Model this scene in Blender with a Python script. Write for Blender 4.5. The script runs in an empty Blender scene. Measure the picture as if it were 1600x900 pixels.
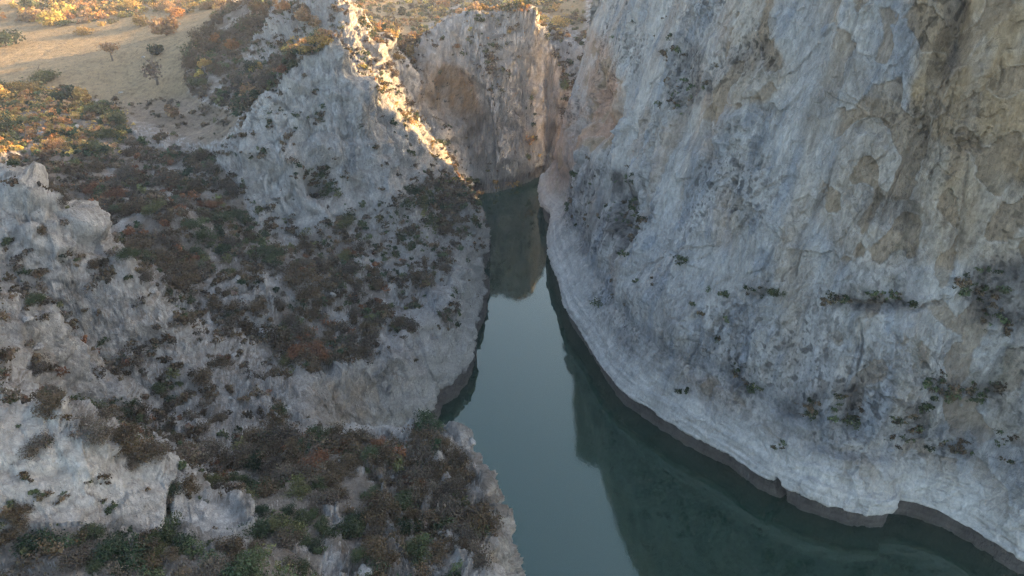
import bpy, math, random
import numpy as np
from mathutils import Vector

# ------------------------------------------------------------------ camera, sky, sun, exposure
sc = bpy.context.scene
COL = sc.collection
CAM_H, PITCH, F_PX = 150.0, 30.0, 1081.0
cam_d = bpy.data.cameras.new("camera"); cam = bpy.data.objects.new("camera", cam_d); COL.objects.link(cam)
cam.location = (0, 0, CAM_H); cam.rotation_euler = (math.radians(90 - PITCH), 0, 0)
cam_d.sensor_width = 36; cam_d.lens = F_PX / 1600 * 36; cam_d.clip_start = 0.5; cam_d.clip_end = 12000
sc.camera = cam

SUN_EL, SUN_AZ = 11.8, 58.0          # azimuth measured clockwise (to the right) from the viewing direction +Y
world = bpy.data.worlds.new("World"); sc.world = world; world.use_nodes = True
wn = world.node_tree.nodes; wn.clear()
wo = wn.new("ShaderNodeOutputWorld"); wb = wn.new("ShaderNodeBackground"); sky = wn.new("ShaderNodeTexSky")
sky.sky_type = 'NISHITA'; sky.sun_disc = False
sky.sun_elevation = math.radians(SUN_EL); sky.sun_rotation = math.radians(SUN_AZ)
sky.air_density = 1.0; sky.dust_density = 3.5; sky.ozone_density = .6; sky.altitude = 300
wb.inputs[1].default_value = 0.14
world.node_tree.links.new(sky.outputs[0], wb.inputs[0]); world.node_tree.links.new(wb.outputs[0], wo.inputs[0])

sun_d = bpy.data.lights.new("sun", 'SUN'); sun = bpy.data.objects.new("sun", sun_d); COL.objects.link(sun)
sun_d.energy = 3.9; sun_d.angle = math.radians(0.6); sun_d.color = (1.0, 0.63, 0.27)
_e, _a = math.radians(SUN_EL), math.radians(SUN_AZ)
sun_dir = Vector((math.sin(_a) * math.cos(_e), math.cos(_a) * math.cos(_e), math.sin(_e)))
sun.rotation_euler = sun_dir.to_track_quat('Z', 'Y').to_euler(); sun.location = (300, 100, 400)

sc.view_settings.view_transform = 'Standard'; sc.view_settings.look = 'None'
sc.view_settings.exposure = 2.45; sc.view_settings.gamma = 1.0
sc.render.engine = 'CYCLES'
cy = sc.cycles
cy.max_bounces = 5; cy.diffuse_bounces = 2; cy.glossy_bounces = 3; cy.transmission_bounces = 2; cy.volume_bounces = 1
cy.use_denoising = True; cy.denoiser = 'OPENIMAGEDENOISE'; cy.denoising_input_passes = 'RGB_ALBEDO_NORMAL'; cy.denoising_prefilter = 'NONE'
cy.sample_clamp_indirect = 2.0; cy.adaptive_threshold = .02
HAZE = True

# ------------------------------------------------------------------ numpy helpers
rng = np.random.default_rng(7)
_perm = rng.permutation(256).astype(np.int32); _perm = np.concatenate([_perm, _perm, _perm])
_g = rng.normal(size=(256, 3)).astype(np.float32); _g /= np.linalg.norm(_g, axis=1)[:, None]

def noise(x, y, z):
    """gradient noise, about -1..1"""
    x = np.asarray(x, np.float32); y = np.asarray(y, np.float32); z = np.asarray(z, np.float32)
    xi = np.floor(x).astype(np.int32); yi = np.floor(y).astype(np.int32); zi = np.floor(z).astype(np.int32)
    fx = x - xi; fy = y - yi; fz = z - zi
    u = fx * fx * (3 - 2 * fx); v = fy * fy * (3 - 2 * fy); w = fz * fz * (3 - 2 * fz)
    xi &= 255; yi &= 255; zi &= 255
    def c(i, j, k):
        h = _perm[_perm[_perm[xi + i] + yi + j] + zi + k]
        g = _g[h]
        return g[..., 0] * (fx - i) + g[..., 1] * (fy - j) + g[..., 2] * (fz - k)
    a = c(0, 0, 0); a += u * (c(1, 0, 0) - a)
    b = c(0, 1, 0); b += u * (c(1, 1, 0) - b)
    a += v * (b - a)
    d = c(0, 0, 1); d += u * (c(1, 0, 1) - d)
    e = c(0, 1, 1); e += u * (c(1, 1, 1) - e)
    d += v * (e - d)
    return (a + w * (d - a)) * 1.5

def fbm(x, y, z, n=4, g=0.5):
    s = 0; a = 1.0; t = 0
    for i in range(n):
        s = s + a * noise(x * 2 ** i + 17.3 * i, y * 2 ** i - 9.1 * i, z * 2 ** i + 4.7 * i); t += a; a *= g
    return s / t

def ss(a, b, x):
    t = np.clip((x - a) / (b - a), 0, 1); return t * t * (3 - 2 * t)

th = math.radians(PITCH); CT, ST = math.cos(th), math.sin(th)
def ray(px, py):
    X = (px - 800) / F_PX; Y = (450 - py) / F_PX
    return np.array([X, CT + Y * ST, -ST + Y * CT])
def at_z(px, py, z):
    d = ray(px, py); t = (z - CAM_H) / d[2]; return d * t + np.array([0, 0, CAM_H])
def at_y(px, py, y):
    d = ray(px, py); t = y / d[1]; return d * t + np.array([0, 0, CAM_H])
def project(x, y, z):
    """world point -> place on the photograph's sheet, used to read the survey maps below"""
    dz = z - CAM_H
    dep = y * CT - dz * ST; up = y * ST + dz * CT
    dep = np.maximum(dep, 1.0)
    return 800 + F_PX * x / dep, 450 - F_PX * up / dep

# ------------------------------------------------------------------ survey of the left bank, hillside and far land
BANK = [(900, 900, 2.0), (400, 640, 2.0), (260, 560, 2.0), (200, 510, 2.4), (160, 465, 2.8), (120, 425, 3), (90, 411, 5), (45, 402, 8), (20, 397, 8), (12, 389, 5.5),
        (-4, 374, 3.2), (-21, 367, 2.2), (-20, 355, 1.6), (-14, 317, 1.8), (-11, 299, 2.2), (-11, 268, 2.6), (-12, 244, 2.6),
        (-14, 221, 2.6), (-14, 212, 2.6), (-15, 199, 2.6), (-19, 185, 2.6), (-25, 180, 2.8), (-24, 173, 3), (-27, 166, 3), (-37, 158, 3.2),
        (-46, 146, 3.5), (-42, 133, 6), (-22, 119, 9), (-11, 110, 10), (-3.5, 101, 10), (0, 94, 10), (2.5, 84, 10), (1.5, 70, 10), (1, 40, 8), (0, 0, 6), (0, -120, 6)]
BANK = np.array(BANK, float)

# (px, py, distance ahead) - every one a spot on the ground
G = [(0,0,560),(200,0,620),(350,0,560),(0,40,520),(150,35,520),(250,20,540),(0,120,380),(100,100,400),(200,60,480),(300,40,480),
 (200,130,370),(280,150,345),(180,165,330),(330,190,310),(250,220,285),(50,190,290),(0,230,262),(100,230,262),(200,300,235),
 (300,300,232),(350,250,258),(100,330,212),(150,400,185),(300,400,195),(250,500,158),(350,480,170),(450,500,175),(430,560,158),
 (350,600,140),(200,600,133),(100,560,130),(450,640,135),(300,680,117),(350,720,108),(150,650,118),
 (0,270,165),(60,310,160),(120,330,152),(170,370,150),(0,400,135),(100,420,140),(0,500,112),(60,480,120),(180,450,150),(120,540,126),
 (0,600,98),(50,620,98),(0,645,74),(0,630,88),(120,690,73),(200,720,76),(270,750,76),(377,807,73),(391,843,69),
 (130,670,95),(280,720,92),(400,780,85),(0,760,66),(0,850,61),(0,895,58),(100,800,66),(120,870,60),(200,895,58.5),(100,740,70),
 (250,820,70),(200,850,66),(400,895,60),(450,750,84),(500,700,97),(430,690,103),(600,695,104),(700,690,103),(759,715,98),
 (800,750,92),(816,800,84),(829,893,71),(700,800,82),(600,800,80),(500,850,70),(650,880,68),
 (515,70,266),(500,120,262),(480,95,266),(440,130,262),(400,180,256),(365,215,250),(375,260,245),(500,200,255),(480,300,240),(450,370,228),
 (380,350,222),(550,300,250),(600,250,285),(600,350,245),(560,440,205),(520,520,178),(620,420,222),(680,360,262),(700,300,305),
 (600,500,190),(650,450,215),(700,400,245),(560,570,163),(480,600,147),(460,680,125),
 (550,110,280),(600,165,295),(650,205,310),(700,243,325),(738,296,345),
 (532,-4,372),(567,57,350),(600,110,338),(635,170,337),(580,125,310),(640,120,375),(652,190,372),(645,80,440),(620,90,420),
 (480,80,330),(390,160,310),(440,105,318),(400,60,390),(330,100,360),(300,130,350),(400,120,330),(400,0,440),(470,20,400),(450,0,425),(350,30,460),
 (560,30,560),(600,60,500),(620,30,600),(700,10,680),(560,0,680),(800,33,404),(822,37,406),(863,82,414),(868,150,428),(850,235,402),(850,22,545),(900,40,535),(915,0,572),(860,0,600),(800,5,640),(430,-12,435),(490,-20,395),
 (662,68,395),(682,50,399),(716,30,403),(743,30,402),(756,42,400),(787,32,405),(837,44,408),(846,62,410),(880,70,462),(905,67,470),(650,110,393),
]
CP = [tuple(at_y(a, b, y)) for a, b, y in G]
CP += [(-60,30,70),(0,30,60),(-100,30,80),(-150,60,92),(-200,100,92),(-190,150,97),(-190,185,84),(-260,200,72),(-330,300,66),(-450,400,66),
       (-500,600,75),(-110,205,60),(-70,195,45),(-60,-80,70),(-200,-50,110),(-400,0,130),(-450,200,95),
       (64,442,90),(84,466,92),(115,500,90),(60,425,84),(-45,440,62),(-20,450,68),(5,455,66),(-105,345,74),(-92,325,72),  # begins with an unseen hill, added to shade the massif front
       (-150,170+35,62),(0,1000,75),(-600,1100,150),(400,1200,170),(180,760,140),(-300,900,80)]
CP = np.array(CP)
_c2 = 3.0 ** 2
_D = np.sqrt((CP[:, None, 0] - CP[None, :, 0]) ** 2 + (CP[:, None, 1] - CP[None, :, 1]) ** 2 + _c2)
_n = len(CP)
_A = np.zeros((_n + 1, _n + 1)); _A[:_n, :_n] = _D - np.eye(_n) * 0.6; _A[:_n, _n] = 1; _A[_n, :_n] = 1
_W = np.linalg.solve(_A, np.append(CP[:, 2], 0))
def ground(x, y):
    s = np.full(x.shape, _W[_n], np.float32)
    for i in range(_n):
        s += np.float32(_W[i]) * np.sqrt((x - np.float32(CP[i, 0])) ** 2 + (y - np.float32(CP[i, 1])) ** 2 + np.float32(_c2))
    return s
def bank_dist(x, y):
    """signed distance from the waterline (positive on land) and the steepness of the wall there"""
    best = np.full(x.shape, 1e9, np.float32); sgn = np.ones(x.shape, np.float32); sl = np.zeros(x.shape, np.float32)
    for i in range(len(BANK) - 1):
        ax, ay, sa = BANK[i]; bx, by, sb = BANK[i + 1]
        dx, dy = bx - ax, by - ay; L = dx * dx + dy * dy
        t = np.clip(((x - ax) * dx + (y - ay) * dy) / L, 0, 1)
        qx, qy = x - (ax + t * dx), y - (ay + t * dy); q = qx * qx + qy * qy
        m = q < best
        cr = dx * qy - dy * qx
        best = np.where(m, q, best); sgn = np.where(m, np.where(cr < 0, 1, -1), sgn); sl = np.where(m, sa + t * (sb - sa), sl)
    return np.sqrt(best) * sgn, sl
def smin(a, b, k):
    h = np.clip(0.5 + 0.5 * (b - a) / k, 0, 1); return b + (a - b) * h - k * h * (1 - h)
def height(x, y, parts=False):
    x = x.astype(np.float32); y = y.astype(np.float32)
    wx = x + 2.2 * fbm(x / 22, y / 22, x * 0 + 3.3, 3) * 2; wy = y + 2.2 * fbm(x / 22, y / 22, x * 0 + 9.3, 3) * 2
    d, s = bank_dist(wx, wy)
    T = ground(x, y)
    C = np.where(d > 0, d * s, d * 1.5) + 0.0
    C = C + ss(0, 6, d) * np.minimum(0.25 * d, 8) * fbm(x / 14, y / 14, d * 0.02, 2)
    H = smin(T, C, 5.0 + 0 * d)
    H = np.where(d < 0, np.maximum(C, -8), H)
    return (H, d, s) if parts else H

# ------------------------------------------------------------------ survey maps (what grows / what rock), read with a little scatter
MW, MH = 800, 450
def raster(polys, base=0.0, blur=3):
    m = np.full((MH, MW), base, np.float32)
    yy, xx = np.mgrid[0:MH, 0:MW]; xx = xx * 2 + 1; yy = yy * 2 + 1
    for val, P in polys:
        P = np.array(P, float); ins = np.zeros((MH, MW), bool)
        for i in range(len(P)):
            x0, y0 = P[i]; x1, y1 = P[(i + 1) % len(P)]
            if y0 == y1: continue
            c = ((yy < y0) != (yy < y1)) & (xx < (x1 - x0) * (yy - y0) / (y1 - y0) + x0)
            ins ^= c
        m[ins] = val
    for _ in range(2):
        for ax in (0, 1):
            k = 2 * blur + 1
            p = np.pad(m, [(blur + 1, blur) if a == ax else (0, 0) for a in (0, 1)], mode='edge')
            c = np.cumsum(p, axis=ax, dtype=np.float64)
            if ax == 0: m = ((c[k:] - c[:-k]) / k).astype(np.float32)
            else: m = ((c[:, k:] - c[:, :-k]) / k).astype(np.float32)
    return m
def look(m, px, py):
    i = np.clip((px / 2).astype(np.int32), 0, MW - 1); j = np.clip((py / 2).astype(np.int32), 0, MH - 1)
    return m[j, i]

VEG = raster([
 (.12, [(0,250),(60,290),(170,360),(230,400),(300,450),(450,590),(450,700),(380,760),(400,850),(380,900),(0,900)]),
 (.34, [(0,400),(200,400),(300,460),(450,590),(450,690),(380,780),(250,740),(100,660),(0,640)]),
 (.92, [(0,225),(90,205),(230,195),(330,235),(375,300),(400,365),(470,375),(540,335),(600,335),(640,290),(700,265),(735,320),(722,380),(690,425),(650,480),(600,500),(575,560),(520,590),(440,570),(380,520),(300,480),(220,410),(120,330),(60,290),(20,260)]),
 (.47, [(545,345),(640,300),(690,285),(730,325),(720,375),(650,465),(600,495),(545,480)]),(.85,[(640,290),(690,275),(725,320),(690,370),(650,340)]),(.8,[(520,420),(600,430),(590,540),(520,570)]),
 (.5, [(280,430),(420,430),(440,520),(330,500)]),
 (.9, [(0,135),(110,150),(200,170),(235,200),(120,230),(0,240)]),
 (.95, [(300,70),(350,20),(400,0),(520,0),(510,75),(440,130),(390,180),(310,160),(285,100)]),
 (.3, [(370,100),(400,60),(430,0),(530,0),(520,60),(440,70),(400,100)]),
 (0, [(0,30),(130,40),(200,20),(350,18),(290,90),(300,150),(180,165),(80,130),(0,140)]),
 (.12, [(180,165),(300,150),(390,185),(350,225),(300,240),(220,225)]),
 (.85, [(20,0),(350,0),(340,15),(200,22),(150,35),(30,30)]),
 (.92, [(360,700),(480,690),(600,700),(655,735),(680,790),(692,870),(640,900),(380,900),(400,800)]),(.85,[(702,735),(765,745),(778,800),(772,848),(715,850),(705,800)]),(.7,[(650,698),(740,715),(745,738),(690,738)]),(.08,[(508,800),(528,795),(532,900),(500,900)]),(.1,[(595,790),(612,790),(615,860),(600,860)]),
 
 
 (.92, [(0,835),(90,830),(200,850),(250,835),(300,880),(380,870),(400,900),(0,900)]),
 (.02, [(0,640),(120,690),(270,750),(377,800),(395,843),(380,860),(260,850),(200,840),(90,820),(0,820)]),
 (.03, [(0,265),(60,300),(170,360),(160,390),(100,370),(60,420),(0,400)]),
 (.07, [(515,70),(560,110),(650,205),(735,290),(700,270),(640,290),(600,335),(540,335),(470,370),(400,350),(365,215),(440,130)]),
 (.8, [(470,260),(500,270),(545,300),(520,310),(480,300)]),
 (.6, [(505,60),(560,95),(650,200),(740,300),(735,260),(690,230),(640,185),(600,130),(560,90),(530,60)]),
 (.12, [(540,0),(575,60),(640,170),(620,165),(560,80),(520,60),(505,60),(530,0)]),
 (.04, [(575,560),(600,505),(650,480),(690,425),(722,380),(765,400),(760,480),(735,580),(680,640),(680,690),(460,700),(460,600)]),
 (.85, [(680,490),(710,475),(725,480),(700,525),(685,525)]),
 (.8, [(610,520),(650,505),(640,525),(615,530)]),
 (.10, [(640,200),(650,110),(662,61),(716,17),(837,30),(875,121),(850,280),(742,310),(700,240)]),
 (.7, [(750,100),(790,65),(800,90),(770,130),(800,110),(800,140),(765,140)]),
 (.75, [(780,0),(930,0),(930,60),(850,20)]),(.45, [(560,20),(650,10),(740,15),(850,20),(920,50),(920,0),(560,0)]),
 (.9, [(560,55),(660,50),(650,75),(570,75)]),(.5, [(560,30),(680,40),(650,100),(580,60)]),
 ], base=.3, blur=2)
SOIL = raster([
 (.45, [(0,400),(200,400),(300,460),(450,590),(450,690),(380,780),(250,740),(100,660),(0,640)]),
 (1, [(0,0),(360,0),(350,18),(290,90),(300,150),(390,185),(350,225),(300,240),(220,225),(110,150),(0,140)]),
 (.6, [(0,140),(110,150),(235,200),(120,230),(0,240)]),
 (.55, [(0,225),(90,205),(230,195),(330,235),(375,300),(400,365),(300,480),(120,330)]),
 (.8, [(300,70),(350,20),(400,70),(440,130),(390,180),(310,160),(285,100)]),
 (.5, [(380,700),(640,700),(640,900),(400,900)]),
 (1, [(550,0),(920,0),(920,60),(840,25),(716,10),(660,55),(600,80)]),
 ], base=.15, blur=4)
BROWN = raster([(1, [(180,165),(300,150),(390,185),(350,225),(300,240),(220,225)]),(.6,[(0,225),(230,195),(375,300),(400,365),(300,480),(120,330)])], blur=4)
ORANGE = raster([   # iron-stained rock
 (.8, [(655,100),(690,95),(725,115),(750,160),(755,185),(700,180),(650,170)]),
 (1.4, [(690,100),(720,110),(748,150),(752,180),(735,178),(715,140)]),
 (.14, [(650,180),(755,185),(850,210),(850,280),(745,305),(700,240)]),
 (.12, [(590,520),(640,500),(660,560),(640,620),(590,590)]),(.2, [(480,600),(560,590),(560,690),(470,700)]),
 (.5, [(925,60),(960,60),(970,130),(975,200),(940,240),(915,230),(925,150)]),
 (.85, [(935,120),(965,120),(970,190),(935,235),(925,215)]),
 (.45, [(850,200),(900,150),(905,230),(880,330),(850,350),(845,250)]),
 (.55, [(1110,130),(1135,140),(1125,260),(1112,240)]),
 (.95, [(1432,0),(1640,0),(1640,300),(1560,280),(1500,230),(1430,215)]),(.5,[(1340,200),(1430,200),(1600,290),(1600,420),(1400,400),(1330,330)]),
 (.3, [(1330,170),(1440,180),(1440,400),(1330,420),(1260,330)]),
 (.35, [(1130,0),(1220,0),(1220,120),(1180,180),(1130,150)]),
 (.25, [(1060,560),(1180,620),(1230,700),(1100,640)]),
 ], blur=5)
DARK = raster([     # dark lichen and damp streaks, plus shade painted into hollows, caves and overhangs
 (1.1, [(965,250),(990,290),(1000,340),(985,390),(965,405),(950,350),(955,290)]),
 (.5, [(900,250),(950,260),(950,330),(930,410),(900,400),(885,330)]),
 (.5, [(1140,60),(1200,70),(1220,110),(1170,120),(1140,100)]),
 (.85, [(1440,585),(1560,600),(1560,625),(1450,615)]),(.85,[(1400,630),(1450,625),(1440,690),(1410,680)]),(.85,[(1305,590),(1350,600),(1335,680),(1315,675)]),(.75,[(1500,420),(1600,400),(1600,520),(1520,500)]),(.8,[(1455,690),(1540,700),(1530,722),(1460,710)]),(.7,[(1240,630),(1280,600),(1290,620),(1240,655)]),(.8,[(1140,560),(1175,585),(1190,620),(1150,600)]),(.6,[(1170,445),(1215,450),(1200,468),(1180,462)]),(.6,[(1040,90),(1100,60),(1120,130),(1080,190),(1040,170)]),
 (.55, [(1480,0),(1520,0),(1500,110),(1460,145),(1465,100)]),
 (.28, [(1430,150),(1540,160),(1530,250),(1440,220)]),
 (.8, [(1290,460),(1420,455),(1430,480),(1300,480)]),
 (.45, [(1350,300),(1430,300),(1420,350),(1350,340)]),
 (.35, [(940,540),(1060,640),(1200,710),(1400,730),(1400,715),(1250,680),(1100,590),(960,500),(900,440),(890,450)]),
 (.55, [(690,185),(760,180),(850,230),(840,245),(760,205),(700,205)]),(1.1,[(715,195),(745,195),(752,225),(725,240)]),
 (.3, [(470,600),(500,620),(500,690),(462,690)]),
 ], blur=4)
BLUE = raster([(.8, [(1240,0),(1290,0),(1280,160),(1245,180)]),(.6,[(1380,0),(1430,0),(1410,160),(1370,150)]),(.4,[(1000,200),(1330,150),(1330,420),(1200,520),(1000,430)]),
  (.6,[(640,420),(700,420),(690,520),(600,620),(560,600)]),(.5,[(470,80),(560,110),(650,250),(560,320),(470,330)])], blur=9)
PALE = raster([(.75,[(640,200),(650,100),(662,61),(716,17),(837,30),(880,121),(850,280),(742,310),(700,240)]),(.72,[(560,570),(600,505),(650,480),(690,425),(722,380),(765,400),(760,480),(735,580),(680,640),(680,690),(460,700),(460,600)]),(.8,[(0,640),(120,690),(270,750),(377,800),(395,843),(260,850),(0,820)]),(.8,[(365,210),(440,130),(515,70),(560,110),(650,205),(700,260),(640,300),(540,335),(470,370),(400,350)]),(.7,[(0,265),(170,360),(60,420),(0,400)])], base=.3, blur=5)

# ------------------------------------------------------------------ mesh helpers
def mesh_from(name, V, Fq, mat, col=None, smooth=True):
    me = bpy.data.meshes.new(name)
    V = np.ascontiguousarray(V, np.float32); Fq = np.ascontiguousarray(Fq, np.int32)
    k = Fq.shape[1]
    me.vertices.add(len(V)); me.vertices.foreach_set("co", V.ravel())
    me.loops.add(Fq.size); me.loops.foreach_set("vertex_index", Fq.ravel())
    me.polygons.add(len(Fq)); me.polygons.foreach_set("loop_start", np.arange(0, Fq.size, k, dtype=np.int32))
    me.polygons.foreach_set("use_smooth", np.full(len(Fq), smooth))
    if col is not None:
        at = me.color_attributes.new("tint", 'FLOAT_COLOR', 'POINT')
        c4 = np.ones((len(V), 4), np.float32); c4[:, :3] = col[:, :3]
        if col.shape[1] > 3: c4[:, 3] = col[:, 3]
        at.data.foreach_set("color", c4.ravel())
    me.update(calc_edges=True)
    me.materials.append(mat)
    o = bpy.data.objects.new(name, me); COL.objects.link(o)
    return o
def grid_faces(nu, nv):
    i = np.arange(nu - 1)[:, None] * nv + np.arange(nv - 1)[None, :]
    return np.stack([i, i + nv, i + nv + 1, i + 1], -1).reshape(-1, 4)
def grid_normals(P):
    a = np.gradient(P, axis=0); b = np.gradient(P, axis=1)
    n = np.cross(a, b); n /= np.maximum(np.linalg.norm(n, axis=-1, keepdims=True), 1e-9)
    return n

def nt(name):
    m = bpy.data.materials.new(name); m.use_nodes = True; m.node_tree.nodes.clear(); return m, m.node_tree
def N(t, ty, **kw):
    n = t.nodes.new(ty)
    for k, v in kw.items(): setattr(n, k, v)
    return n
def inp(n, **kw):
    for k, v in kw.items(): n.inputs[k.replace('_', ' ')].default_value = v
    return n

def rock_material(name, lo=.6, hi=1.36, pit=.56, pitv=.35, zs=.45, bd=1.1):
    m, t = nt(name); L = t.links.new
    out = N(t, 'ShaderNodeOutputMaterial'); bs = N(t, 'ShaderNodeBsdfPrincipled')
    bs.inputs['Roughness'].default_value = .93; bs.inputs['Specular IOR Level'].default_value = .15
    att = N(t, 'ShaderNodeAttribute', attribute_name='tint')
    tc = N(t, 'ShaderNodeTexCoord')
    mp = N(t, 'ShaderNodeMapping'); mp.inputs['Scale'].default_value = (1, 1, zs); L(tc.outputs['Object'], mp.inputs['Vector'])
    # mottling
    n1 = inp(N(t, 'ShaderNodeTexNoise'), Scale=.22, Detail=9.0, Roughness=.72, Distortion=.6); L(mp.outputs[0], n1.inputs['Vector'])
    n2 = inp(N(t, 'ShaderNodeTexNoise'), Scale=1.7, Detail=6.0, Roughness=.75, Distortion=.3); L(mp.outputs[0], n2.inputs['Vector'])
    r1 = N(t, 'ShaderNodeMapRange'); inp(r1); r1.inputs[1].default_value = .3; r1.inputs[2].default_value = .7; r1.inputs[3].default_value = .72; r1.inputs[4].default_value = 1.25; L(n1.outputs[0], r1.inputs[0])
    r2 = N(t, 'ShaderNodeMapRange'); r2.inputs[1].default_value = .3; r2.inputs[2].default_value = .7; r2.inputs[3].default_value = lo; r2.inputs[4].default_value = hi; L(n2.outputs[0], r2.inputs[0])
    mul = N(t, 'ShaderNodeMath', operation='MULTIPLY'); L(r1.outputs[0], mul.inputs[0]); L(r2.outputs[0], mul.inputs[1])
    # small dark pits and tufts
    n3 = inp(N(t, 'ShaderNodeTexNoise'), Scale=.9, Detail=5.0, Roughness=.8, Distortion=1.2); L(mp.outputs[0], n3.inputs['Vector'])
    r3 = N(t, 'ShaderNodeMapRange'); r3.inputs[1].default_value = pit; r3.inputs[2].default_value = pit + .06; r3.inputs[3].default_value = 1; r3.inputs[4].default_value = pitv; L(n3.outputs[0], r3.inputs[0])
    mul2 = N(t, 'ShaderNodeMath', operation='MULTIPLY'); L(mul.outputs[0], mul2.inputs[0]); L(r3.outputs[0], mul2.inputs[1])
    vm = N(t, 'ShaderNodeVectorMath', operation='SCALE'); L(att.outputs['Color'], vm.inputs[0]); L(mul2.outputs[0], vm.inputs['Scale'])
    L(vm.outputs[0], bs.inputs['Base Color'])
    # relief finer than the mesh
    vo = N(t, 'ShaderNodeTexVoronoi', feature='DISTANCE_TO_EDGE'); vo.inputs['Scale'].default_value = .55
    wp = N(t, 'ShaderNodeVectorMath', operation='MULTIPLY_ADD'); wp.inputs[1].default_value = (1.6, 1.6, 1.6)
    L(n2.outputs['Color'], wp.inputs[0]); L(mp.outputs[0], wp.inputs[2]); L(wp.outputs[0], vo.inputs['Vector'])
    cr = N(t, 'ShaderNodeMapRange'); cr.inputs[1].default_value = 0; cr.inputs[2].default_value = .12; cr.inputs[3].default_value = 0; cr.inputs[4].default_value = .35; L(vo.outputs['Distance'], cr.inputs[0])
    n4 = inp(N(t, 'ShaderNodeTexNoise'), Scale=2.6, Detail=8.0, Roughness=.7); L(mp.outputs[0], n4.inputs['Vector'])
    ad = N(t, 'ShaderNodeMath', operation='MULTIPLY_ADD'); ad.inputs[1].default_value = 1.6; L(n4.outputs[0], ad.inputs[0]); L(cr.outputs[0], ad.inputs[2])
    ga = N(t, 'ShaderNodeMath', operation='MULTIPLY'); L(ad.outputs[0], ga.inputs[0]); L(att.outputs['Alpha'], ga.inputs[1])
    bp = N(t, 'ShaderNodeBump'); bp.inputs['Strength'].default_value = .9; bp.inputs['Distance'].default_value = bd
    L(ga.outputs[0], bp.inputs['Height']); L(bp.outputs[0], bs.inputs['Normal'])
    L(bs.outputs[0], out.inputs['Surface'])
    return m
M_ROCK = rock_material("weathered_limestone")
M_LAND = rock_material("craggy_limestone", .72, 1.28, .60, .45, .6, .9)
M_WALL = rock_material("streaked_limestone", .8, 1.2, .64, .5, .28, .8)

LIME = np.array([.45, .425, .40]); LIMEP = np.array([.64, .605, .565]); ORNG = np.array([.43, .27, .145]); DRK = np.array([.10, .09, .085])
BLU = np.array([.31, .335, .375]); STRAW = np.array([.255, .190, .110]); EARTH = np.array([.20, .155, .115]); LITTER = np.array([.10, .078, .058])
WET = np.array([.15, .135, .125]); RING = np.array([.50, .475, .44])
def mix(a, b, t): return a + (b - a) * t[..., None]

def saw(t, k=.18):
    """0..1 ramp that drops back quickly: the step of a broken bed"""
    f = t - np.floor(t); return np.where(f < 1 - k, f / (1 - k), (1 - f) / k)
def facet(x, y, z, tilt=1.0, seed=0):
    """broken rock: every cell of a jittered lattice is a flat face with its own tilt and height"""
    x = np.asarray(x, np.float32) - .5; y = np.asarray(y, np.float32) - .5; z = np.asarray(z, np.float32) - .5
    xi = np.floor(x).astype(np.int32); yi = np.floor(y).astype(np.int32); zi = np.floor(z).astype(np.int32)
    best = np.full(x.shape, 9, np.float32); val = np.zeros(x.shape, np.float32)
    for i in (0, 1):
        for j in (0, 1):
            for k in (0, 1):
                h = _perm[_perm[_perm[(xi + i + seed) & 255] + ((yi + j) & 255)] + ((zi + k) & 255)]
                g = _g[h]; g2 = _g[(h + 91) & 255]
                dx = x - (xi + i) - .42 * g2[..., 0]; dy = y - (yi + j) - .42 * g2[..., 1]; dz = z - (zi + k) - .42 * g2[..., 2]
                q = dx * dx + dy * dy + dz * dz; m_ = q < best
                v = g2[..., 0] * .45 + tilt * (g[..., 0] * dx + g[..., 1] * dy + g[..., 2] * dz)
                best = np.where(m_, q, best); val = np.where(m_, v, val)
    return val
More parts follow.
